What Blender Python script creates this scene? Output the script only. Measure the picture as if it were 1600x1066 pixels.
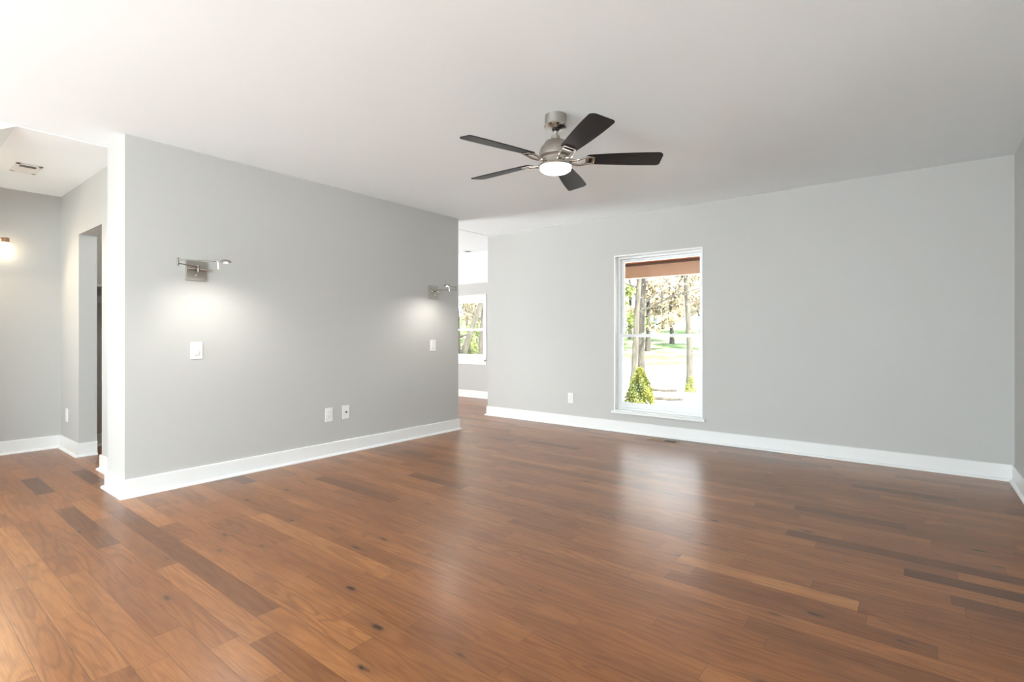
import bpy, bmesh, math, random
from mathutils import Vector, Matrix
for o in list(bpy.data.objects): bpy.data.objects.remove(o)
S = bpy.context.scene
COL = S.collection
rng = random.Random(7)
PI = math.pi

# ------------------------------------------------------------------ camera
CAMH, CEIL = 1.0908, 2.44
YAW = math.radians(38.1)
cd = bpy.data.cameras.new('camera'); cam = bpy.data.objects.new('camera', cd); COL.objects.link(cam)
cam.location = (0, 0, CAMH); cam.rotation_euler = (PI/2, 0, YAW)
cd.sensor_width = 36; cd.lens = 801/1600*36; cd.shift_y = -9/1600; cd.clip_start = .02; cd.clip_end = 500
S.camera = cam

# ------------------------------------------------------------------ sky, sun, added fill lights, nook daylight, exposure
W = bpy.data.worlds.new('sky'); S.world = W; W.use_nodes = True
wn = W.node_tree.nodes; wl = W.node_tree.links
bgn = wn['Background']; bgn.inputs[0].default_value = (.85, .94, 1.03, 1); bgn.inputs[1].default_value = 5
def light(name, kind, loc, energy, color=(1, 1, 1), rot=(0, 0, 0), **kw):
    l = bpy.data.lights.new(name, kind); l.energy = energy; l.color = color
    for k, v in kw.items(): setattr(l, k, v)
    o = bpy.data.objects.new(name, l); o.location = loc; o.rotation_euler = rot; COL.objects.link(o); return o
sun = light('sun', 'SUN', (10, 0, 20), 42, (.96, .96, .93), angle=.01)
sun.rotation_euler = Vector((.80, -.42, .95)).to_track_quat('Z', 'Y').to_euler()
# unseen fills added at rear, sides and far room; daylight by the nook window
light('fill_rear', 'AREA', (-2.40, -6.40, 1.12), 30, (.86, .955, 1), (PI/2+.12, 0, 0), shape='RECTANGLE', size=3.4, size_y=1.9)  # added fill light at the invented rear opening
light('fill_left', 'AREA', (-4.40, -4.7, .8), 600, (.80, .95, 1), (PI/2+.4, 0, -PI/2), shape='RECTANGLE', size=2.4, size_y=1.5)  # added fill against a closed wall, tilted up to brighten the ceiling
light('fill_right', 'AREA', (.45, -4.3, 1.0), 560, (.80, .95, 1), (PI/2+.4, 0, PI/2), shape='RECTANGLE', size=2.0, size_y=1.5)  # unseen area light added to brighten ceiling and partition; wall is closed
light('daylight_nook_window', 'AREA', (-5.5, -.60, 1.10), 8, (.88, .96, 1), (PI/2+.2, 0, 0), shape='RECTANGLE', size=1.0, size_y=.8)
light('fill_far_room', 'AREA', (-8.5, 3.15, .9), 250, (.92, .97, 1), (PI/2+.5, 0, -PI/2), shape='RECTANGLE', size=.95, size_y=1.9)  # added to brighten the dark far room; no opening in its wall
S.view_settings.view_transform = 'Standard'; S.view_settings.look = 'None'
S.view_settings.exposure = 0.45; S.view_settings.gamma = 1; S.view_settings.use_curve_mapping = False

# ------------------------------------------------------------------ node helpers
class NT:
    def __init__(s, name):
        s.m = bpy.data.materials.new(name); s.m.use_nodes = True
        s.t = s.m.node_tree; s.n = s.t.nodes; s.l = s.t.links
        s.b = s.n['Principled BSDF']; s.out = s.n['Material Output']
    def add(s, typ, **kw):
        n = s.n.new(typ)
        for k, v in kw.items(): setattr(n, k, v)
        return n
    def put(s, sock, v):
        if hasattr(v, 'is_output'): s.l.new(v, sock)
        else: sock.default_value = v
    def math(s, op, a, b=None, c=None, clamp=False):
        n = s.add('ShaderNodeMath', operation=op); n.use_clamp = clamp
        s.put(n.inputs[0], a)
        if b is not None: s.put(n.inputs[1], b)
        if c is not None: s.put(n.inputs[2], c)
        return n.outputs[0]
    def mix(s, f, a, b, blend='MIX'):
        n = s.add('ShaderNodeMix', data_type='RGBA', blend_type=blend)
        s.put(n.inputs[0], f); s.put(n.inputs[6], a); s.put(n.inputs[7], b); return n.outputs[2]
    def noise(s, vec, scale, detail=3, rough=.55, dist=0, dims='3D'):
        n = s.add('ShaderNodeTexNoise', noise_dimensions=dims)
        if vec is not None: s.put(n.inputs['Vector'], vec)
        n.inputs['Scale'].default_value = scale; n.inputs['Detail'].default_value = detail
        n.inputs['Roughness'].default_value = rough; n.inputs['Distortion'].default_value = dist
        return n.outputs['Fac']
    def ramp(s, f, stops):
        n = s.add('ShaderNodeValToRGB'); e = n.color_ramp.elements
        while len(e) < len(stops): e.new(.5)
        for i, (p, c) in enumerate(stops):
            e[i].position = p; e[i].color = tuple(c) + (1,) if len(c) == 3 else c
        s.put(n.inputs[0], f); return n.outputs[0]
    def bump(s, h, strength=.2, dist=.01):
        n = s.add('ShaderNodeBump'); n.inputs['Strength'].default_value = strength; n.inputs['Distance'].default_value = dist
        s.put(n.inputs['Height'], h); s.l.new(n.outputs[0], s.b.inputs['Normal']); return n.outputs[0]
    def coord(s, which='Object'):
        return s.add('ShaderNodeTexCoord').outputs[which]
def simple(name, col, rough=.5, metal=0, nz=0, nscale=40, bump=0, emit=None, estr=0, aniso=0):
    k = NT(name); b = k.b
    b.inputs['Roughness'].default_value = rough; b.inputs['Metallic'].default_value = metal
    c = col + (1,)
    if nz:
        f = k.noise(k.coord(), nscale, 4)
        lo = tuple(max(0, x*(1-nz)) for x in col) + (1,); hi = tuple(min(1, x*(1+nz)) for x in col) + (1,)
        k.put(b.inputs['Base Color'], k.mix(f, lo, hi))
    else: b.inputs['Base Color'].default_value = c
    if bump: k.bump(k.noise(k.coord(), nscale*3, 3), bump, .002)
    if emit: b.inputs['Emission Color'].default_value = emit + (1,); b.inputs['Emission Strength'].default_value = estr
    return k.m
M = {}
M['wall'] = simple('wall_paint', (.50, .492, .472), .62, nz=.012, nscale=3, bump=.04)
M['ceiling'] = simple('ceiling_paint', (.90, .945, .965), .75, nz=.01, nscale=2, bump=.05)
M['trim'] = simple('white_trim_paint', (.80, .80, .79), .28, nz=.01, nscale=5)
M['vinyl'] = simple('white_vinyl', (.82, .83, .83), .25, nz=.008, nscale=8)
M['plastic'] = simple('white_plastic', (.80, .79, .77), .3, nz=.01, nscale=30)
M['plastic_dark'] = simple('dark_slot', (.03, .03, .03), .5, nz=.1)
M['nickel_bright'] = simple('polished_nickel', (.60, .57, .52), .18, 1, nz=.03, nscale=30)
M['nickel_dark'] = simple('dark_satin_nickel', (.20, .185, .165), .35, 1, nz=.05)
M['black_rubber'] = simple('black_rubber', (.02, .02, .02), .5, nz=.1)
M['lens'] = simple('glowing_lens', (.9, .9, .88), .3, emit=(1, .96, .88), estr=5)
M['led'] = simple('glowing_led', (.9, .9, .88), .3, emit=(1, .97, .9), estr=25)
M['shade_glow'] = simple('glowing_frosted_glass', (.9, .87, .8), .3, emit=(1, .86, .66), estr=7)
def nickel():
    k = NT('brushed_nickel'); k.b.inputs['Metallic'].default_value = 1
    mp = k.add('ShaderNodeMapping'); k.l.new(k.coord(), mp.inputs[0]); mp.inputs['Scale'].default_value = (6, 6, 300)
    f = k.noise(mp.outputs[0], 3, 4)
    k.put(k.b.inputs['Base Color'], k.mix(f, (.38, .355, .32, 1), (.52, .49, .45, 1)))
    k.put(k.b.inputs['Roughness'], k.math('MULTIPLY_ADD', f, .15, .34)); return k.m
M['nickel'] = nickel()
def bladewood():
    k = NT('espresso_blade_wood')
    mp = k.add('ShaderNodeMapping'); k.l.new(k.coord(), mp.inputs[0]); mp.inputs['Scale'].default_value = (2, 40, 2)
    f = k.noise(mp.outputs[0], 3, 5)
    k.put(k.b.inputs['Base Color'], k.ramp(f, [(.3, (.006, .005, .006)), (.7, (.022, .018, .018))]))
    k.b.inputs['Roughness'].default_value = .4; k.b.inputs['Specular IOR Level'].default_value = .15; return k.m
M['blade'] = bladewood()
def glass():
    k = NT('window_glass'); n = k.n; n.remove(k.b)
    tr = k.add('ShaderNodeBsdfTransparent'); tr.inputs[0].default_value = (.97, .98, .97, 1)
    gl = k.add('ShaderNodeBsdfGlossy'); gl.inputs['Roughness'].default_value = 0.0
    fr = k.add('ShaderNodeFresnel'); fr.inputs[0].default_value = 1.45
    nz = k.noise(k.coord(), 2, 1)
    mx = k.add('ShaderNodeMixShader')
    k.l.new(k.math('MULTIPLY', fr.outputs[0], k.math('MULTIPLY_ADD', nz, .1, .75)), mx.inputs[0])
    k.l.new(tr.outputs[0], mx.inputs[1]); k.l.new(gl.outputs[0], mx.inputs[2]); k.l.new(mx.outputs[0], k.out.inputs[0])
    return k.m
M['glass'] = glass()

def floor_mat():
    k = NT('oak_plank_floor')
    uv = k.add('ShaderNodeUVMap', uv_map='plank').outputs[0]
    sep = k.add('ShaderNodeSeparateXYZ'); k.l.new(uv, sep.inputs[0]); u, v = sep.outputs[0], sep.outputs[1]
    tone = k.add('ShaderNodeAttribute', attribute_name='tone').outputs['Fac']
    seed = k.add('ShaderNodeAttribute', attribute_name='seed').outputs['Fac']
    leng = k.add('ShaderNodeAttribute', attribute_name='leng').outputs['Fac']
    def vec(x, y, z):
        c = k.add('ShaderNodeCombineXYZ'); k.put(c.inputs[0], x); k.put(c.inputs[1], y); k.put(c.inputs[2], z); return c.outputs[0]
    sz = k.math('MULTIPLY', seed, 91.7)
    # long cathedral grain
    low = k.noise(vec(k.math('MULTIPLY', u, 1.1), k.math('MULTIPLY', v, 9), sz), 1.0, 2, .5, .6)
    rings = k.math('SINE', k.math('ADD', k.math('MULTIPLY', low, 48), k.math('MULTIPLY', v, 120)))
    ringf = k.math('MULTIPLY_ADD', rings, .5, .5)
    ringf = k.math('POWER', ringf, 2.2)
    fine = k.noise(vec(k.math('MULTIPLY', u, 9), k.math('MULTIPLY', v, 260), sz), 1.0, 3, .6)
    mid = k.noise(vec(k.math('MULTIPLY', u, 3), k.math('MULTIPLY', v, 14), sz), 1.0, 3, .55)
    col = k.ramp(tone, [(0, (.120, .042, .012)), (.25, (.230, .085, .024)), (.6, (.325, .125, .037)), (1, (.45, .195, .062))])
    amp = k.noise(vec(sz, 0, 1), 3.1, 0)
    col = k.mix(k.math('MULTIPLY', ringf, k.math('MULTIPLY', amp, 1.05), clamp=True), col, k.mix(1, col, (.62, .50, .42, 1), 'MULTIPLY'))
    f2 = k.ramp(fine, [(.35, (0, 0, 0)), (.62, (1, 1, 1))])
    col = k.mix(k.math('MULTIPLY', k.math('SUBTRACT', 1.0, f2), .6), col, k.mix(1, col, (.62, .52, .45, 1), 'MULTIPLY'))
    f3 = k.ramp(mid, [(.3, (0, 0, 0)), (.72, (1, 1, 1))])
    col = k.mix(.55, col, k.mix(f3, k.mix(1, col, (.74, .68, .62, 1), 'MULTIPLY'), k.mix(1, col, (1.18, 1.18, 1.18, 1), 'MULTIPLY')))
    # knots
    vo = k.add('ShaderNodeTexVoronoi', voronoi_dimensions='3D', feature='F1'); vo.inputs['Scale'].default_value = 1
    k.put(vo.inputs['Vector'], vec(k.math('MULTIPLY', u, 3.2), k.math('MULTIPLY', v, 9), sz))
    wob = k.noise(vec(k.math('MULTIPLY', u, 40), k.math('MULTIPLY', v, 80), sz), 1, 2)
    kd = k.math('ADD', vo.outputs['Distance'], k.math('MULTIPLY', k.math('SUBTRACT', wob, .5), .10))
    sepc = k.add('ShaderNodeSeparateColor'); k.l.new(vo.outputs['Color'], sepc.inputs[0])
    has = k.math('GREATER_THAN', sepc.outputs[0], .42)
    kn = k.math('MULTIPLY', has, k.math('SUBTRACT', 1.0, k.math('DIVIDE', kd, .13), clamp=True), clamp=True)
    halo = k.math('MULTIPLY', has, k.math('SUBTRACT', 1.0, k.math('DIVIDE', kd, .34), clamp=True), clamp=True)
    col = k.mix(k.math('MULTIPLY', halo, .5), col, (.13, .055, .025, 1))
    col = k.mix(k.math('MULTIPLY', kn, 1.5, clamp=True), col, (.035, .015, .008, 1))
    # bevelled joints
    de = k.math('MINIMUM', v, k.math('SUBTRACT', PLW, v))
    du = k.math('MINIMUM', u, k.math('SUBTRACT', leng, u))
    d = k.math('MINIMUM', de, du)
    gap = k.math('SUBTRACT', 1.0, k.math('DIVIDE', d, .0016), clamp=True)
    col = k.mix(k.math('MULTIPLY', gap, .8), col, (.07, .03, .014, 1))
    k.put(k.b.inputs['Base Color'], col)
    k.put(k.b.inputs['Roughness'], k.math('ADD', k.math('MULTIPLY', mid, .03), k.math('MULTIPLY_ADD', fine, .02, .278)))
    k.b.inputs['Specular IOR Level'].default_value = .66
    # gentle cupping and tilt of each board gives the streaky reflections
    cup = k.math('MULTIPLY', k.math('POWER', k.math('ABSOLUTE', k.math('SUBTRACT', k.math('DIVIDE', v, PLW), .5)), 2), -.9)
    tilt = k.math('MULTIPLY', k.math('MULTIPLY', k.math('SUBTRACT', seed, .5), v), 4.0)
    bev = k.math('MULTIPLY', k.math('SUBTRACT', 1.0, k.math('DIVIDE', d, .003), clamp=True), -.5)
    big = k.noise(vec(k.math('MULTIPLY', u, 2.5), k.math('MULTIPLY', v, 6), sz), 1, 1)
    h = k.math('ADD', k.math('ADD', k.math('ADD', cup, tilt), bev), k.math('ADD', k.math('MULTIPLY', fine, .02), k.math('MULTIPLY', big, .15)))
    k.bump(h, .25, .0012)
    return k.m

# ------------------------------------------------------------------ mesh helpers
class MB:
    def __init__(s): s.bm = bmesh.new()
    def box(s, a, b):
        x0, x1 = sorted((a[0], b[0])); y0, y1 = sorted((a[1], b[1])); z0, z1 = sorted((a[2], b[2]))
        v = [s.bm.verts.new(p) for p in ((x0,y0,z0),(x1,y0,z0),(x1,y1,z0),(x0,y1,z0),(x0,y0,z1),(x1,y0,z1),(x1,y1,z1),(x0,y1,z1))]
        for f in ((0,3,2,1),(4,5,6,7),(0,1,5,4),(1,2,6,5),(2,3,7,6),(3,0,4,7)): s.bm.faces.new([v[i] for i in f])
        return s
    def prism(s, pts, off):
        off = Vector(off); a = [s.bm.verts.new(p) for p in pts]; b = [s.bm.verts.new(Vector(p)+off) for p in pts]
        s.bm.faces.new(list(reversed(a))); s.bm.faces.new(b); n = len(a)
        for i in range(n): s.bm.faces.new([a[i], a[(i+1) % n], b[(i+1) % n], b[i]])
        return s
    def lathe(s, prof, c=(0,0,0), seg=40, axis='Z'):
        rings = []
        for r, z in prof:
            ring = []
            for i in range(seg):
                t = 2*PI*i/seg
                p = (r*math.cos(t), r*math.sin(t), z)
                if axis == 'X': p = (p[2], p[0], p[1])
                if axis == 'Y': p = (p[1], p[2], p[0])
                ring.append(s.bm.verts.new((p[0]+c[0], p[1]+c[1], p[2]+c[2])))
            rings.append(ring)
        for a, b in zip(rings, rings[1:]):
            for i in range(seg): s.bm.faces.new([a[i], a[(i+1) % seg], b[(i+1) % seg], b[i]])
        s.bm.faces.new(list(reversed(rings[0]))); s.bm.faces.new(rings[-1])
        return s
    def tube(s, pts, rad, seg=12):
        pts = [Vector(p) for p in pts]
        if not hasattr(rad, '__len__'): rad = [rad]*len(pts)
        prev = None; up = None
        for i, p in enumerate(pts):
            d = (pts[min(i+1, len(pts)-1)] - pts[max(i-1, 0)]).normalized()
            if up is None: up = Vector((0,0,1)) if abs(d.z) < .9 else Vector((1,0,0))
            a = d.cross(up).normalized(); b = a.cross(d).normalized(); up = b
            ring = [s.bm.verts.new(p + (a*math.cos(2*PI*j/seg)+b*math.sin(2*PI*j/seg))*rad[i]) for j in range(seg)]
            if prev:
                for j in range(seg): s.bm.faces.new([prev[j], prev[(j+1) % seg], ring[(j+1) % seg], ring[j]])
            else: s.bm.faces.new(list(reversed(ring)))
            prev = ring
        s.bm.faces.new(prev); return s
    def build(s, name, mat, parent=None, smooth=False, bevel=0, kind=None, loc=None, rot=None):
        bmesh.ops.recalc_face_normals(s.bm, faces=s.bm.faces)
        me = bpy.data.meshes.new(name); s.bm.to_mesh(me); s.bm.free()
        if mat is not None: me.materials.append(mat)
        o = bpy.data.objects.new(name, me); COL.objects.link(o)
        if parent: o.parent = parent
        if loc: o.location = loc
        if rot: o.rotation_euler = rot
        if smooth:
            me.polygons.foreach_set('use_smooth', [True]*len(me.polygons))
            me.set_sharp_from_angle(angle=math.radians(38))
        if bevel:
            m = o.modifiers.new('bevel', 'BEVEL'); m.width = bevel; m.segments = 2; m.limit_method = 'ANGLE'; m.angle_limit = math.radians(50)
        if kind: o['kind'] = kind
        return o
def tag(o, label, cat, group=None, kind=None):
    o['label'] = label; o['category'] = cat
    if group: o['group'] = group
    if kind: o['kind'] = kind
    return o
def thing(name, label, cat, loc=(0,0,0), rz=0, group=None):
    o = bpy.data.objects.new(name, None); o.empty_display_size = .05; COL.objects.link(o); o.location = loc; o.rotation_euler = (0,0,rz)
    return tag(o, label, cat, group)
def box(name, a, b, mat, parent=None, bevel=0, kind=None): return MB().box(a, b).build(name, mat, parent, bevel=bevel, kind=kind)
def copy_tree(o, parent=None):
    c = o.copy(); COL.objects.link(c); c.parent = parent
    for ch in list(o.children): copy_tree(ch, c)
    return c

# ------------------------------------------------------------------ the room's measures
XA, XA2, YA0, YA1 = -4.154, -4.54, 1.10, 4.29       # partition wall
YB, XB0, XE = 5.316, -4.591, .590                   # window wall, right wall
YC, XD = 1.22, -6.536                               # nook walls
YG = 6.66                                           # far wall of the room beyond
YR = -6.50; YN = -.55                               # rear walls behind the camera
XL = -8.6
ZC2 = CEIL-.004
# floor, laid as boards
PLW = .0989
def build_floor():
    bm = bmesh.new(); uvl = bm.loops.layers.uv.new('plank')
    tl = bm.faces.layers.float.new('tone'); sl = bm.faces.layers.float.new('seed'); ll = bm.faces.layers.float.new('leng')
    y = .356 - 70*PLW; r = random.Random(21)
    while y < YG+.05:
        x = XL - r.random()*1.0
        last = .5
        while x < XE+.05:
            L = r.choice([.32, .45, .55, .7, .85, 1.0, 1.15, .6])*r.uniform(.9, 1.1)
            t = min(1, max(0, r.gauss(.58, .15))) if r.random() > .035 else r.uniform(.05, .22)
            vs = [bm.verts.new(p) for p in ((x,y,0),(x+L,y,0),(x+L,y+PLW,0),(x,y+PLW,0))]
            f = bm.faces.new(vs)
            f[tl] = t; f[sl] = r.random(); f[ll] = L
            for lp, c in zip(f.loops, ((0,0),(L,0),(L,PLW),(0,PLW))): lp[uvl].uv = c
            x += L
        y += PLW
    me = bpy.data.meshes.new('floor'); bm.to_mesh(me); bm.free()
    me.materials.append(floor_mat()); o = bpy.data.objects.new('floor', me); COL.objects.link(o); o['kind'] = 'structure'
    # subfloor below
    b = box('trim_subfloor', (XL-.1, YR-.2, -.15), (XE+.15, YG+.15, -.002), M['trim']); b['kind'] = 'structure'
build_floor()

# ceilings
box('ceiling', (XA2, YR-.2, CEIL), (XE+.2, YB+.2, CEIL+.12), M['ceiling'], kind='structure')
yk = .629; drop = math.tan(math.radians(30))
m = MB()
m.box((XL-.1, yk, ZC2), (XA2, 6.16, CEIL+.12))
m.prism([(XL-.1, yk, ZC2), (XL-.1, YN-.15, ZC2-(yk-YN+.15)*drop), (XL-.1, YN-.15, CEIL+.12), (XL-.1, yk, CEIL+.12)], (XA2-XL+.1, 0, 0))
m.prism([(XL-.1, 6.16, ZC2), (XL-.1, 6.16, CEIL+.12), (XL-.1, YG+.2, CEIL+.12), (XL-.1, YG+.2, 2.0-.2*1.02), (XL-.1, YG, 2.0)], (XB0-XL+.1, 0, 0))
m.build('ceiling_side', M['ceiling'], kind='structure')
box('ceiling_rear', (XL-.1, YR-.2, CEIL), (XA2, YN-.15, CEIL+.12), M['ceiling'], kind='structure')

# walls
def wall(name, *boxes):
    m = MB()
    for a, b in boxes: m.box(a, b)
    return m.build(name, M['wall'], kind='structure')
wall('wall_partition', ((XA2, YA0, 0), (XA, YA1, CEIL)))
wall('wall_right', ((XE, YR-.2, 0), (XE+.15, YB+.22, CEIL)))
# window wall with its opening
WX0, WX1, WZ0, WZ1 = -2.690, -1.696, .235, 1.996
wall('wall_window', ((XB0, YB, -.3), (WX0, YB+.2, CEIL)), ((WX1, YB, -.3), (XE+.15, YB+.2, CEIL)),
     ((WX0, YB, -.3), (WX1, YB+.2, WZ0)), ((WX0, YB, WZ1), (WX1, YB+.2, CEIL)), ((XB0, YB+.2, -.3), (XB0+.16, YG+.16, CEIL)))
# nook walls: opening to the closet
OX0, OX1, OZ = -5.891, -5.187, 1.995
wall('wall_nook', ((XD, YC, 0), (OX0, YC+.13, CEIL)), ((OX1, YC, 0), (XA2, YC+.13, CEIL)), ((OX0, YC, OZ), (OX1, YC+.13, CEIL)))
wall('wall_left', ((XD-.13, YN-.15, 0), (XD, YC+.13, CEIL)))
wall('wall_closet', ((-6.45, YC+.13, 0), (-6.33, 2.45, CEIL)), ((-6.45, 2.45, 0), (XA2, 2.57, CEIL)))
wall('wall_far_left', ((XL-.12, 2.45, 0), (XL, YG+.16, CEIL)), ((XL, 2.45, 0), (-6.45, 2.57, CEIL)))
# far wall with window
GX0, GX1, GZ0, GZ1 = -7.35, -5.835, .665, 1.74
wall('wall_far', ((XL, YG, -.3), (GX0, YG+.16, CEIL)), ((GX1, YG, -.3), (XB0+.16, YG+.16, CEIL)), ((GX0, YG, -.3), (GX1, YG+.16, GZ0)), ((GX0, YG, GZ1), (GX1, YG+.16, CEIL)))
# rear walls behind the camera
wall('wall_rear', ((XA2-.12, YR-.15, 0), (-4.2, YR, CEIL)), ((-.6, YR-.15, 0), (XE, YR, CEIL)), ((-4.2, YR-.15, 2.12), (-.6, YR, CEIL)), ((-4.2, YR-.15, 0), (-.6, YR, .12)),
     ((XA2-.12, YR, 0), (XA2, YN, CEIL)), ((XD, YN-.15, 0), (-6.0, YN, CEIL)), ((-5.0, YN-.15, 0), (XA2, YN, CEIL)), ((-6, YN-.15, 0), (-5, YN, .75)), ((-6, YN-.15, 1.55), (-5, YN, CEIL)))
# rear openings' frames
m = MB()
for x in (-4.2, -2.42, -.65): m.box((x, YR-.1, .12), (x+.05, YR-.05, 2.12))
m.box((-4.2, YR-.1, .12), (-.6, YR-.05, .18)); m.box((-4.2, YR-.1, 2.06), (-.6, YR-.05, 2.12))
m.build('window_3', M['vinyl'], kind='structure')
m = MB()
for x in (-6, -5.52, -5.04): m.box((x, YN-.06, .75), (x+.04, YN-.02, 1.55))
m.box((-6, YN-.06, .75), (-5, YN-.02, .79)); m.box((-6, YN-.06, 1.51), (-5, YN-.02, 1.55))
m.build('window_4', M['vinyl'], kind='structure')

# baseboards: board + quarter-round shoe along a polyline, room side on the left of travel
BH, BT, SH = .1225, .014, .019
def baseboard(name, pts):
    prof = [(0,0), (BT+SH,0), (BT+SH,.004), (BT+SH*.9,.010), (BT+SH*.62,.0155), (BT+SH*.25,.019), (BT,.0195), (BT,BH-.004), (BT-.004,BH), (0,BH)]
    P = [Vector(p) for p in pts]; n = len(P); rings = []
    bm = bmesh.new()
    for i, p in enumerate(P):
        def nrm(a, b): d = (b-a).normalized(); return Vector((-d.y, d.x))
        if i == 0: off = nrm(P[0], P[1])
        elif i == n-1: off = nrm(P[-2], P[-1])
        else:
            a = nrm(P[i-1], p); b = nrm(p, P[i+1]); off = (a+b)/(1+a.dot(b))
        rings.append([bm.verts.new((p.x+off.x*o, p.y+off.y*o, z)) for o, z in prof])
    k = len(prof)
    for a, b in zip(rings, rings[1:]):
        for j in range(k): bm.faces.new([a[j], a[(j+1) % k], b[(j+1) % k], b[j]])
    bm.faces.new(rings[0]); bm.faces.new(list(reversed(rings[-1])))
    m = MB(); m.bm.free(); m.bm = bm
    return m.build(name, M['trim'], kind='structure')
# travel directions chosen so the room lies to the left
baseboard('baseboard_partition', [(XA2, YA1), (XA, YA1), (XA, YA0), (XA2, YA0), (XA2, YC), (OX1, YC), (OX1, YC+.13)])
baseboard('baseboard_nook', [(XA2, YR), (XA2, YN), (XD, YN), (XD, YC), (OX0, YC), (OX0, YC+.13)][::-1])
baseboard('baseboard_window', [(XE, YB), (XB0, YB), (XB0, YG)])
baseboard('baseboard_right', [(XE, YR), (XE, YB)])
baseboard('baseboard_far', [(XB0, YG), (XL, YG)])
baseboard('baseboard_closet', [(-5.0, 2.45), (-6.33, 2.45), (-6.33, YC+.13)])

# ------------------------------------------------------------------ windows
def sash_window(idx, x0, x1, z0, z1, yw, ydeep, zm, stool=True):
    w = MB(); j = .016
    # jamb liner boards
    w.box((x0, yw-.003, z0), (x0+j, yw+ydeep, z1)); w.box((x1-j, yw-.003, z0), (x1, yw+ydeep, z1))
    w.box((x0+j, yw-.003, z1-j), (x1-j, yw+ydeep, z1)); w.box((x0+j, yw, z0-.001), (x1-j, yw+ydeep, z0+.010))
    root = w.build('window_%d' % idx, M['trim'], kind='structure', bevel=.0015)
    a0, a1, b0, b1 = x0+j, x1-j, z0+.010, z1-j
    f = MB(); t = .022; ya, yb = yw+ydeep-.085, yw+ydeep
    f.box((a0, ya, b0), (a0+t, yb, b1)); f.box((a1-t, ya, b0), (a1, yb, b1)); f.box((a0+t, ya, b1-t), (a1-t, yb, b1)); f.box((a0+t, ya, b0), (a1-t, yb, b0+t))
    f.build('window_frame', M['vinyl'], root, bevel=.002)
    def sash(yc, z_0, z_1, bot, top, name):
        s = MB(); st = .030; th = .015
        s.box((a0+t, yc-th, z_0), (a0+t+st, yc+th, z_1)); s.box((a1-t-st, yc-th, z_0), (a1-t, yc+th, z_1))
        s.box((a0+t+st, yc-th, z_0), (a1-t-st, yc+th, z_0+bot)); s.box((a0+t+st, yc-th, z_1-top), (a1-t-st, yc+th, z_1))
        o = s.build(name, M['vinyl'], root, bevel=.003)
        MB().box((a0+t+st-.004, yc-.003, z_0+bot-.004), (a1-t-st+.004, yc+.003, z_1-top+.004)).build('pane', M['glass'], o)
        return o
    up = sash(yb-.022, zm-.018, b1-t, .036, .034, 'upper_sash')
    lo = sash(ya+.022, b0+t, zm+.018, .060, .036, 'lower_sash')
    for fx in (.32, .68):
        cx = a0+(a1-a0)*fx
        MB().box((cx-.022, ya+.004, zm+.018), (cx+.022, ya+.032, zm+.030)).build('sash_lock', M['vinyl'], lo, bevel=.003)
    if stool:
        s = MB(); s.box((x0-.022, yw-.030, z0-.026), (x1+.030, yw, z0)); s.box((x0+.001, yw, z0-.010), (x1-.001, yw+ydeep, z0))
        s.build('window_sill', M['trim'], root, bevel=.004)
    return root
sash_window(1, WX0, WX1, WZ0, WZ1, YB, .155, CAMH-.004)
g = sash_window(2, GX0, GX1, GZ0, GZ1, YG, .13, 1.19)
m = MB(); c = .06
m.box((GX0-c, YG-.014, GZ0), (GX0, YG, GZ1+c)); m.box((GX1, YG-.014, GZ0), (GX1+c, YG, GZ1+c)); m.box((GX0, YG-.014, GZ1), (GX1, YG, GZ1+c))
m.box((GX0-c, YG-.014, GZ0-.085), (GX1+c, YG, GZ0-.026))
m.build('window_casing', M['trim'], g, bevel=.003)

# ------------------------------------------------------------------ ceiling fan
FX, FY = -1.729, 2.639
fan = thing('ceiling_fan', 'brushed nickel five-blade ceiling fan with dark blades and glowing round light', 'ceiling fan', (FX, FY, CEIL))
MB().lathe([(.060,0),(.066,-.003),(.066,-.060),(.058,-.064)], seg=48).build('canopy', M['nickel'], fan, smooth=True)
MB().lathe([(.045,-.062),(.070,-.063),(.072,-.070),(.066,-.078),(.040,-.082),(.022,-.086)], seg=48).build('canopy_ring', M['nickel_bright'], fan, smooth=True)
MB().lathe([(.020,-.080),(.024,-.090),(.017,-.098),(.012,-.099)], seg=24).build('swivel_ball', M['black_rubber'], fan, smooth=True)
MB().lathe([(.0125,-.09),(.0125,-.160)], seg=24).build('downrod', M['nickel'], fan, smooth=True)
MB().lathe([(.014,-.128),(.026,-.130),(.027,-.150),(.036,-.153),(.036,-.166)], seg=32).build('coupler', M['nickel'], fan, smooth=True)
MB().lathe([(.030,-.158),(.060,-.162),(.066,-.168),(.076,-.185),(.090,-.200),(.099,-.222),(.102,-.245),(.102,-.256),(.094,-.262)], seg=56).build('motor_housing', M['nickel'], fan, smooth=True)
MB().lathe([(.060,-.258),(.086,-.262),(.091,-.268),(.091,-.296),(.096,-.304),(.098,-.310)], seg=56).build('switch_housing', M['nickel_bright'], fan, smooth=True)
MB().lathe([(.090,-.306),(.103,-.308),(.106,-.314),(.102,-.320),(.092,-.320)], seg=56).build('light_trim_ring', M['nickel'], fan, smooth=True)
MB().lathe([(.094,-.316),(.096,-.328),(.092,-.338),(.078,-.347),(.050,-.353),(.015,-.355)], seg=56).build('light_lens', M['lens'], fan, smooth=True)
RT, BASE = .645, math.radians(-35.3)
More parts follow.
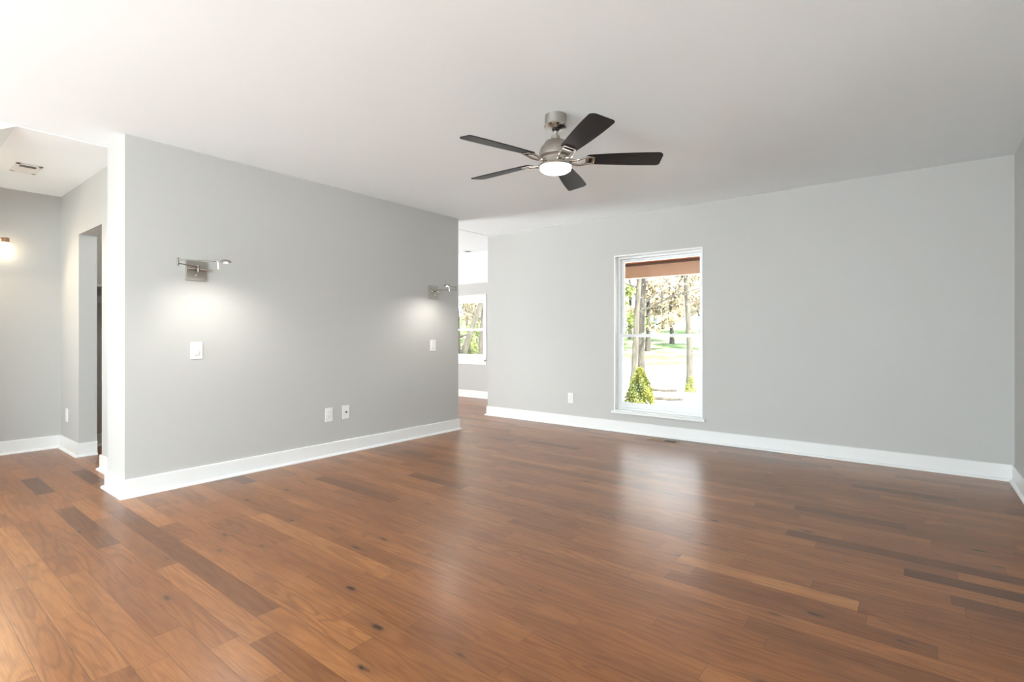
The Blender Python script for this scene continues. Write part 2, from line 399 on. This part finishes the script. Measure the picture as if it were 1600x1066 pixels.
def blade_mesh():
    m = MB(); bm = m.bm
    prof = []; N = 26
    r0, r1 = .185, RT
    def half(u):   # half width along the blade
        w = .048 + .022*math.sin(min(1, u*1.15)*PI/2)
        return w
    out = []
    for i in range(N+1):
        u = i/N; out.append((r0+(r1-r0)*u, half(u)))
    pts = []
    pts.append((r0, -half(0)+.012)); pts += [(x, -h) for x, h in out[1:-3]]
    hw = half(1)
    for t in range(9):     # rounded outer corner
        a = -PI/2 + (PI/2)*t/8
        pts.append((r1-.035+.035*math.cos(a)*1.0, -hw+.035+.035*math.sin(a)))
    for t in range(9):
        a = (PI/2)*t/8
        pts.append((r1-.020+.020*math.cos(a), hw-.020+.020*math.sin(a)))
    pts += [(x, h) for x, h in reversed(out[1:-3])]; pts.append((r0, half(0)-.012))
    m.prism([(x, y, -.003) for x, y in pts], (0, 0, .006))
    return m
pitch = math.radians(-12)
blades = []
for i in range(5):
    b = blade_mesh() if i == 0 else None
    if i == 0: blade = b.build('blade', M['blade'], fan, bevel=.0015)
    else: blade = blades[0].copy(); COL.objects.link(blade); blade.parent = fan
    blades.append(blade)
    blade.location = (0, 0, -.272); blade.rotation_euler = (pitch, 0, BASE+i*2*PI/5)
    if i == 0:
        k = MB()
        # open loop iron: two arms from the hub to a forked plate under the blade
        for s in (-1, 1):
            k.tube([(.080, s*.012, -.012), (.115, s*.022, -.020), (.150, s*.034, -.018), (.190, s*.038, -.008), (.225, s*.034, -.006)], [.008,.0075,.007,.007,.006], 10)
        k.box((.188, -.036, -.0095), (.200, .036, -.0035)); k.box((.222, -.036, -.0095), (.236, .036, -.0035))
        k.box((.075, -.020, -.020), (.100, .020, -.004))
        iron = k.build('blade_iron', M['nickel_bright'], blade, smooth=True, bevel=.0015)
    else:
        c = iron.copy(); COL.objects.link(c); c.parent = blade
for i, b in enumerate(blades): b.rotation_mode = 'XYZ'

# ------------------------------------------------------------------ swing-arm wall lamps
def swing_lamp(label, y, joint, head, group='swing-arm lamps on the partition wall'):
    z = 1.562; px = XA
    t = thing('swing_arm_wall_lamp', label, 'wall lamp', (XA, y, z), 0, group)
    L = lambda p: (p[0]-px, p[1]-y, p[2]-z)
    MB().box((0, -.066, -.072), (.018, .066, .072)).build('back_plate', M['nickel'], t, bevel=.002)
    MB().tube([(.030, -.066, .008), (.030, .066, .008)], .0105, 20).build('crossbar', M['nickel_bright'], t, smooth=True)
    k = MB(); k.tube([(.015, 0, .008), (.060, 0, .008)], .010, 18); k.tube([(.060, 0, -.014), (.060, 0, .036)], .009, 18)
    k.build('pivot_post', M['nickel_dark'], t, smooth=True)
    MB().lathe([(.008,.018),(.008,.028),(.006,.030)], (0, 0, -.032), seg=20, axis='X').build('dimmer_knob', M['nickel_bright'], t, smooth=True)
    j = L((joint[0], joint[1], 0)); h = L((head[0], head[1], 0))
    zl, zu = .022, .046
    MB().tube([(.060, 0, zl), (j[0], j[1], zl)], .0042, 12).build('lower_arm', M['nickel_dark'], t, smooth=True)
    MB().tube([(j[0], j[1], zl-.016), (j[0], j[1], zu+.014)], .0065, 16).build('elbow_joint', M['nickel_dark'], t, smooth=True)
    hv = Vector((h[0]-j[0], h[1]-j[1], 0)); hn = hv.normalized(); hc = Vector((h[0], h[1], zu))
    k = MB(); k.tube([(j[0], j[1], zu), hc - hn*.05], .0042, 12)
    k.tube([hc - hn*.082, hc - hn*.060], .0065, 14)
    k.build('upper_arm', M['nickel_dark'], t, smooth=True)
    hd = MB().lathe([(.014,.010),(.024,.008),(.033,.001),(.036,-.006),(.034,-.009)], seg=36).build('lamp_head', M['nickel'], t, smooth=True, loc=hc)
    MB().lathe([(.011,-.008),(.011,-.0125),(.008,-.0135)], seg=28).build('led_lens', M['led'], hd, smooth=True)
    hs = hc - hn*.052
    MB().tube([hs, hs+Vector((.002, .004, -.058))], [.0052, .0042], 14).build('aiming_handle', M['nickel_bright'], t, smooth=True)
    light('lamp_head_light', 'SPOT', (head[0], head[1], z+zu-.020), 11, (1, .96, .9), (0, 0, 0), spot_size=math.radians(162), spot_blend=.75, shadow_soft_size=.012)
    return t
swing_lamp('brushed nickel swing-arm wall lamp with its arm folded to the right, near the open corner', 1.527, (-3.958, 1.348), (-3.78, 1.583))
swing_lamp('brushed nickel swing-arm wall lamp at the far end of the partition, beside the opening', 3.888, (-3.918, 4.007), (-3.815, 3.775))

# ------------------------------------------------------------------ wall plates (built facing +X, then turned)
def plate_base(name, label, cat, loc, rz, group=None, w=.080, h=.124):
    t = thing(name, label, cat, loc, rz, group)
    MB().box((0, -w/2, -h/2), (.006, w/2, h/2)).build('cover_plate', M['plastic'], t, bevel=.0025)
    return t
def rocker(label, loc, rz, slide=False):
    t = plate_base('light_switch', label, 'light switch', loc, rz, 'switches on the partition wall')
    MB().prism([(.005,-.0165,-.034), (.005,-.0165,.034), (.0115,-.0165,.034), (.0075,-.0165,.0), (.0085,-.0165,-.034)], (0,.033,0)).build('rocker', M['plastic'], t, bevel=.001)
    if slide: MB().box((.006, -.013, -.030), (.017, .013, -.004)).build('paddle', M['plastic'], t, bevel=.0015)
    else: MB().box((.006, -.004, -.030), (.0105, .004, -.024)).build('indicator', M['plastic_dark'], t)
    return t
def outlet(label, loc, rz, group='power outlets low on the walls'):
    t = plate_base('wall_outlet', label, 'outlet', loc, rz, group, .076, .124)
    for s in (-1, 1):
        MB().box((.005, -.0165, s*.020-.0145), (.0085, .0165, s*.020+.0145)).build('receptacle', M['plastic'], t, bevel=.002)
        k = MB()
        k.box((.0080, -.0075, s*.020-.001), (.0088, -.0060, s*.020+.007)); k.box((.0080, .0060, s*.020-.001), (.0088, .0075, s*.020+.007)); k.box((.0080, -.002, s*.020-.009), (.0088, .002, s*.020-.005))
        k.build('slots', M['plastic_dark'], t)
    return t
rocker('white rectangular dimmer switch with a raised paddle under the near wall lamp', (XA, 1.535, .978), 0, True)
rocker('white slim light switch with dark indicator dot under the far wall lamp', (XA, 3.888, .978), 0)
outlet('white power outlet on the partition wall, left of the round cable jack plate', (XA, 2.620, .374), 0)
ck = plate_base('cable_jack', 'white plate with one dark round cable socket, right of the partition wall outlet', 'cable jack', (XA, 2.795, .378), 0, None, .074, .124)
MB().lathe([(.009,.005),(.009,.009),(.0055,.010),(.0055,.016)], seg=18, axis='X').build('connector', M['plastic_dark'], ck, smooth=True)
outlet('white power outlet on the window wall, left of the tall window', (-3.263, YB, .333), -PI/2)
outlet('white power outlet in the left nook, on the narrow wall before the closet opening', (-6.305, YC, .335), -PI/2)

# ------------------------------------------------------------------ ceiling register in the nook
cv = thing('ceiling_vent', 'white rectangular ceiling air register in the left nook', 'vent', (-5.63, .835, ZC2))
k = MB(); X2, Y2, f = .15, .078, .028
k.box((-X2,-Y2,-.007),(X2,-Y2+f,0)); k.box((-X2,Y2-f,-.007),(X2,Y2,0)); k.box((-X2,-Y2,-.007),(-X2+f,Y2,0)); k.box((X2-f,-Y2,-.007),(X2,Y2,0))
k.build('register_frame', M['plastic'], cv, bevel=.002)
MB().box((-X2+f,-Y2+f,-.0015),(X2-f,Y2-f,0)).build('duct_opening', M['plastic_dark'], cv)
for i in range(5):
    x = -X2+f+.002+i*.034
    MB().prism([(x,-Y2+f,-.007),(x+.020,-Y2+f,-.0015),(x+.0215,-Y2+f,-.0025),(x+.0015,-Y2+f,-.008)], (0,2*(Y2-f),0)).build('louver', M['plastic'], cv)

# recessed light in the far room's ceiling
rl = thing('recessed_ceiling_light', 'small round recessed ceiling light in the room beyond the opening', 'ceiling light', (-5.62, 6.02, ZC2))
MB().lathe([(.075,0),(.075,-.005),(.055,-.008),(.052,-.002)], seg=36).build('trim_ring', M['plastic'], rl, smooth=True)
MB().lathe([(.052,-.001),(.050,-.0045)], seg=36).build('baffle', M['plastic_dark'], rl)

# floor register by the window wall
M['register'] = simple('stained_oak_register', (.30, .17, .085), .4, nz=.25, nscale=30)
fr_ = thing('floor_vent', 'wooden floor register below the window with dark slots', 'vent', (-2.04, 5.135, 0))
k = MB(); a, b = .155, .055; f = .012
k.box((-a,-b,0),(a,-b+f,.004)); k.box((-a,b-f,0),(a,b,.004)); k.box((-a,-b,0),(-a+.02,b,.004)); k.box((a-.02,-b,0),(a,b,.004)); k.box((-.012,-b,0),(.012,b,.004))
k.build('register_frame', M['register'], fr_, bevel=.001)
MB().box((-a+.02,-b+f,.0003),(a-.02,b-f,.0008)).build('duct_opening', M['plastic_dark'], fr_)
for i in range(6):
    y = -b+f+.004+i*.014
    MB().box((-a+.02, y, .0008), (-.012, y+.0095, .0035)).build('slat', M['register'], fr_)

# ------------------------------------------------------------------ vanity light on the nook's left wall
M['copper'] = simple('warm_bronze_metal', (.45, .28, .18), .25, 1, nz=.05)
vl = thing('vanity_light', 'bronze bar wall light with glowing glass shades on the left nook wall', 'wall light', (XD, .55, 1.94))
MB().box((0, -.12, -.05), (.02, .12, .05)).build('back_plate', M['copper'], vl, bevel=.003)
MB().tube([(.085, -.29, .02), (.085, .285, .02)], .0065, 12).build('crossbar', M['copper'], vl, smooth=True)
for s in (-1, 1): MB().tube([(.01, s*.06, .02), (.085, s*.06, .02)], .006, 10).build('stem', M['copper'], vl, smooth=True)
for s in (-.27, 0, .27):
    so = MB().lathe([(.012,.034),(.026,.030),(.028,-.010),(.024,-.014)], (.085, s, 0), seg=24).build('socket', M['copper'], vl, smooth=True)
    MB().lathe([(.026,-.012),(.044,-.030),(.052,-.075),(.050,-.110),(.046,-.112)], (.085, s, 0), seg=28).build('shade', M['shade_glow'], so, smooth=True)
light('vanity_lamp', 'AREA', (XD+.17, .55, 1.86), 7, (1, .80, .56), (0, math.radians(-50), 0), shape='RECTANGLE', size=.12, size_y=.6)

light('closet_fill', 'POINT', (-5.45, 1.95, 2.2), 6, (1, .93, .85), shadow_soft_size=.08)  # added point light lifting the dark closet interior, no fixture
# closet shelf with its cleat
sh = thing('closet_shelf', 'white closet shelf on a wall cleat inside the left opening', 'shelf', (-6.33, 1.95, 1.55))
MB().box((0, -.59, 0), (.30, .498, .019)).build('board', M['trim'], sh, bevel=.001)
MB().box((0, -.59, -.14), (.018, .498, -.07)).build('cleat', M['trim'], sh, bevel=.001)

# ------------------------------------------------------------------ outdoors
def ground_mat():
    k = NT('yard_ground'); g = k.add('ShaderNodeNewGeometry').outputs['Position']
    sp = k.add('ShaderNodeSeparateXYZ'); k.l.new(g, sp.inputs[0])
    n1 = k.noise(g, .25, 3); n2 = k.noise(g, 6, 5); n3 = k.noise(g, .12, 2)
    y = k.math('ADD', sp.outputs[1], k.math('MULTIPLY', k.math('SUBTRACT', n1, .5), 3.0))
    y = k.math('ADD', y, k.math('MULTIPLY', sp.outputs[0], .30))
    y = k.math('ADD', y, k.math('MULTIPLY', k.math('MAXIMUM', 0.0, k.math('SUBTRACT', -8.0, sp.outputs[0])), .6))
    mulch = k.ramp(n2, [(.3, (.05, .027, .013)), (.7, (.13, .075, .04))])
    conc = k.ramp(n2, [(.3, (.62, .60, .57)), (.7, (.80, .78, .75))])
    grav = k.ramp(n2, [(.42, (.45, .38, .33)), (.55, (.88, .86, .84))])
    grass = k.ramp(n2, [(.3, (.02, .055, .008)), (.7, (.07, .13, .02))])
    dry = k.ramp(n2, [(.3, (.12, .10, .055)), (.7, (.32, .27, .18))])
    def sw(at, w=.25): return k.math('DIVIDE', k.math('SUBTRACT', y, at), w, clamp=True)
    mx_ = k.math('MULTIPLY', k.math('DIVIDE', k.math('SUBTRACT', 12.2, sp.outputs[1]), .3, clamp=True), k.math('DIVIDE', k.math('ADD', k.math('ADD', sp.outputs[0], 4.05), k.math('MULTIPLY', k.math('SUBTRACT', n1, .5), .6)), .15, clamp=True))
    c = k.mix(mx_, conc, mulch); c = k.mix(sw(11.5), c, grav); c = k.mix(sw(13.5), c, conc); 
    hill = k.mix(k.ramp(k.noise(g, .5, 3), [(.44, (0,0,0)), (.52, (1,1,1))]), dry, grass)
    c = k.mix(sw(22.5, 1), c, hill)
    k.put(k.b.inputs['Base Color'], c); k.b.inputs['Roughness'].default_value = .9
    k.bump(n2, .4, .05); return k.m
GZ = -.45
def ground_z(x, y):
    z = GZ
    if y > 26: z += (y-26)*.085 + .25*math.sin(x*.25)*min(1, (y-26)/6)
    return z
bm = bmesh.new(); nx, ny = 50, 60; grid = []
for j in range(ny+1):
    row = []
    for i in range(nx+1):
        y = 5.2 + (j/ny)**1.6*110; x = -3 + (i/nx-.5)*(30+ (y-5)*2.6)
        row.append(bm.verts.new((x, y, ground_z(x, y))))
    grid.append(row)
for j in range(ny):
    for i in range(nx): bm.faces.new([grid[j][i], grid[j][i+1], grid[j+1][i+1], grid[j+1][i]])
m = MB(); m.bm.free(); m.bm = bm
gr = m.build('ground', ground_mat(), smooth=True, kind='structure')

M['cedar'] = simple('orange_stained_soffit', (.55, .20, .085), .45, nz=.2, nscale=8)
M['tanbeam'] = simple('tan_painted_beam', (.56, .41, .29), .6, nz=.06, nscale=5)
k = MB()
for i in range(19): y = YB+.2+i*.1065; k.box((-4.4, y, 2.165), (2.0, y+.1035, 2.185))
po = thing('porch_roof', 'porch roof outside the tall window with orange soffit boards and a tan beam', 'porch roof', (-1.2, 7.2, 2.16))
o = k.build('soffit_boards', M['cedar'], po); o.matrix_parent_inverse = Matrix.Translation((1.2, -7.2, -2.16))
o = MB().box((-4.4, YB+.2, 2.187), (2.0, 7.32, 2.30)).build('roof_deck', M['cedar'], po); o.matrix_parent_inverse = Matrix.Translation((1.2, -7.2, -2.16))
o = MB().box((-4.4, 7.20, 1.950), (2.0, 7.32, 2.165)).build('beam', M['tanbeam'], po); o.matrix_parent_inverse = Matrix.Translation((1.2, -7.2, -2.16))
M['dark_gap'] = simple('dark_gap_brown', (.10, .035, .015), .5, nz=.2)
o = MB().box((-4.4, 7.175, 2.128), (2.0, 7.20, 2.165)).build('gap_strip', M['dark_gap'], po, bevel=.006); o.matrix_parent_inverse = Matrix.Translation((1.2, -7.2, -2.16))  # dark strip put in for the gap lines between soffit boards
for px_ in (-4.3, 1.9):
    o = MB().box((px_-.06, 7.20, GZ), (px_+.06, 7.32, 1.985)).build('post', M['tanbeam'], po); o.matrix_parent_inverse = Matrix.Translation((1.2, -7.2, -2.16))

def bark(name, a, b):
    k = NT(name); mp = k.add('ShaderNodeMapping'); k.l.new(k.coord(), mp.inputs[0]); mp.inputs['Scale'].default_value = (14, 14, 3)
    f = k.noise(mp.outputs[0], 1, 5); k.put(k.b.inputs['Base Color'], k.ramp(f, [(.35, a), (.65, b)])); k.b.inputs['Roughness'].default_value = .9
    k.bump(f, .5, .03); return k.m
M['bark'] = bark('grey_olive_bark', (.016, .014, .008), (.05, .042, .028))
M['bark2'] = bark('dark_bark', (.01, .008, .005), (.035, .028, .018))
def leafm(name, a, b):
    k = NT(name); f = k.noise(k.coord(), 2.5, 3); k.put(k.b.inputs['Base Color'], k.ramp(f, [(.3, a), (.7, b)])); k.b.inputs['Roughness'].default_value = .6
    tr = k.add('ShaderNodeBsdfTranslucent'); tr.inputs[0].default_value = tuple(b)+(1,); mx = k.add('ShaderNodeMixShader'); mx.inputs[0].default_value = .35
    k.l.new(k.b.outputs[0], mx.inputs[1]); k.l.new(tr.outputs[0], mx.inputs[2]); k.l.new(mx.outputs[0], k.out.inputs[0]); return k.m
M['leaf_tan'] = leafm('pale_tan_spring_buds', (.15, .105, .06), (.40, .33, .22))
M['leaf_lime'] = leafm('yellow_green_needles', (.03, .055, .006), (.20, .20, .03))
M['leaf_green'] = leafm('fresh_green_leaves', (.05, .08, .015), (.17, .20, .05))
def leaf_quad(bm, p, s, r):
    a = Vector((r.gauss(0,1), r.gauss(0,1), r.gauss(0,1))).normalized(); b = a.cross(Vector((r.gauss(0,1), r.gauss(0,1), r.gauss(0,1)))).normalized()
    v = [bm.verts.new(q) for q in (p-a*s, p+b*s*.5, p+a*s, p-b*s*.5)]; bm.faces.new(v)
def tree(label, x, y, h, rad, lean=(0,0), seed=0, leaf='leaf_tan', nleaf=1500, lsize=.05, bark_='bark', nb=9, first=.3, spread=.34, name='tree', group='trees in the front yard', cat='tree'):
    r = random.Random(seed); z = ground_z(x, y)
    t = thing(name, label, cat, (x, y, z), 0, group)
    k = MB(); pts = []; N = 12
    for i in range(N+1):
        u = i/N; pts.append(Vector((lean[0]*u*h + .03*h*math.sin(u*5+seed)*u, lean[1]*u*h + .03*h*math.cos(u*4+seed)*u, u*h-.05)))
    k.tube(pts, [rad*(1.25 if i == 0 else 1)*(1-.8*i/N) for i in range(N+1)], 12)
    tips = []
    for b in range(nb):
        u = first + (1-first)*(b+.5)/nb; i = min(N-1, int(u*N)); p = pts[i].lerp(pts[i+1], u*N-i)
        a = b*2.4 + r.random(); L = h*spread*(1.15-u)+.3; q = p.copy(); bp = [p.copy()]; d = Vector((math.cos(a), math.sin(a), .45)).normalized()
        for s in range(6):
            d = (d + Vector((r.gauss(0,.16), r.gauss(0,.16), r.gauss(.03,.13)))).normalized(); q = q + d*L/6; bp.append(q.copy())
            if s > 0:
                e = (d + Vector((r.gauss(0,.7), r.gauss(0,.7), r.gauss(.1,.4)))).normalized(); l2 = L*.34*(1-s/9)
                tw = [q.copy(), q+e*l2*.5, q+e*l2+Vector((0,0,l2*.15))]
                k.tube(tw, [rad*.13*(1-s/8), rad*.08, rad*.03], 5); tips.append((tw[1], l2*.5)); tips.append((tw[2], l2*.5))
        k.tube(bp, [rad*.42*(1-u*.6)*(1-s/7) for s in range(7)], 7); tips.append((bp[-1], L*.15)); tips.append((bp[-3], L*.15))
    k.build('trunk', M[bark_], t, smooth=True)
    if nleaf:
        f = MB()
        for i in range(nleaf):
            c, s = r.choice(tips); leaf_quad(f.bm, c + Vector((r.gauss(0,s), r.gauss(0,s), r.gauss(0,s*.8))), lsize*r.uniform(.6,1.3), r)
        me = bpy.data.meshes.new('foliage'); f.bm.to_mesh(me); f.bm.free(); me.materials.append(M[leaf])
        o = bpy.data.objects.new('foliage', me); COL.objects.link(o); o.parent = t
    return t
def at(u, v=None, d=None, zg=GZ):      # a point of the yard from a bearing and a distance
    lat = (u-800)/801
    return (-.617+.787*lat)*d, (.787+.617*lat)*d
x, y = at(989, d=14.5); tree('tallest grey forked yard tree seen left in the tall window, behind the bush', x, y, 7.5, .10, (.075, .03), 3, nleaf=3500, lsize=.03, nb=8, first=.25)
x, y = at(1003, d=16.5); tree('darker thin straight yard tree just right of the forked tree', x, y, 7.5, .12, (-.02, .01), 5, nleaf=2500, lsize=.03, bark_='bark2', nb=8, first=.3)
x, y = at(1077, d=14.0); tree('single straight yard tree seen right in the tall window with leafy base', x, y, 7, .10, (.0, .0), 8, nleaf=3500, lsize=.03, nb=11, first=.28)
x, y = at(706, d=14.5); tree('leaning grey trunk seen in the far room window', x, y, 6, .11, (.235, .185), 11, nleaf=700, lsize=.06, nb=6, first=.35)
x, y = at(752, d=22); tree('upright dark tree seen right in the far room window', x, y, 7, .16, (0, 0), 12, nleaf=1800, lsize=.08, leaf='leaf_green', bark_='bark2', nb=9, first=.35)
far = [(962, 32), (985, 41), (1012, 33), (1036, 50), (1050, 37), (1075, 45), (1096, 33), (1122, 41), (935, 40), (715, 30), (731, 54), (748, 37), (770, 46)]
for i, (u, d) in enumerate(far):
    x, y = at(u, d=d)
    green = i in (0, 9, 12)
    tree('green leafing tree in the wood beyond the road' if green else 'pale budding tree in the hazy wood beyond the road', x, y, 9+rng.random()*2, .16, (rng.uniform(-.05,.05), 0), 30+i, leaf='leaf_tan' if i not in (0, 9, 12) else 'leaf_green', nleaf=4500, lsize=.14, nb=11, first=.10, spread=.17, bark_='bark2', group='green trees beyond the road' if green else 'budding trees beyond the road')
# conical bush
def bush(label, u, d, h, w, seed, leaf, n, ls=1, name='bush', cat='bush'):
    x, y = at(u, d=d); r = random.Random(seed); z = ground_z(x, y)
    t = thing(name, label, cat, (x, y, z)); f = MB()
    for i in range(n):
        q = r.random()**1.3; rr = w*(1-q)**.75*math.sqrt(r.uniform(.45, 1)) + .02; a = r.uniform(0, 2*PI)
        rr *= 1+.16*math.sin(a*5+q*9)
        leaf_quad(f.bm, Vector((rr*math.cos(a), rr*math.sin(a), .03+q*h)), ls*r.uniform(.018,.034), r)
    me = bpy.data.meshes.new('foliage'); f.bm.to_mesh(me); f.bm.free(); me.materials.append(M[leaf]); o = bpy.data.objects.new('foliage', me); COL.objects.link(o); o.parent = t
    MB().tube([(0,0,-.02),(0,0,h*.85)], [.03,.008], 8).build('stem', M['bark2'], t)
bush('yellow-green cone-shaped bush at the lower left of the tall window', 1000, 10.0, .88, .33, 4, 'leaf_lime', 7500)
bush('small green shrub low in the far room window', 737, 24.0, 1.5, .55, 9, 'leaf_green', 2600, ls=2.6)
bush('small tuft of leaves at the foot of the single straight yard tree', 1080, 13.6, .42, .16, 10, 'leaf_lime', 500)

# logs on the driveway edge
for lb, u, d, L in (('dark fallen log just right of the bush', 1028, 13.9, 1.0), ('short dark fallen log nearest the driveway, right of the bush', 1036, 12.0, .9)):
    x, y = at(u, d=d)
    lg = MB().tube([(-L/2,0,.05),(-L/6,.03,.06),(L/5,-.02,.05),(L/2,.02,.045)], [.035,.045,.04,.03], 10).build('fallen_log', M['bark2'], None, smooth=True, loc=(x, y, GZ+.0), rot=(0,0,.5))
    tag(lg, lb, 'log', 'fallen logs')

# distant blue-grey house
M['siding'] = simple('blue_grey_siding', (.08, .12, .15), .7, nz=.08); M['roofing'] = simple('brown_roofing', (.22, .15, .11), .9, nz=.2)
x, y = at(1058, d=62)
hz = ground_z(x, y)
hs = thing('house', 'small blue-grey house far off among the trees, seen through the tall window', 'house', (x, y, hz), .5)
MB().box((-2.6,-2,-.3),(2.6,2,1.9)).build('wall', M['siding'], hs)
MB().prism([(-2.9,-2.3,1.9),(-2.9,2.3,1.9),(-2.9,0,2.9)], (5.8,0,0)).build('roof', M['roofing'], hs)
for xx in (-1.7, .2, 1.6):
    w_ = MB().box((xx-.4,-2.03,.7),(xx+.4,-1.98,1.5)).build('window', M['trim'], hs)
    MB().box((xx-.33,-2.05,.77),(xx+.33,-2.03,1.43)).build('pane', M['plastic_dark'], w_)
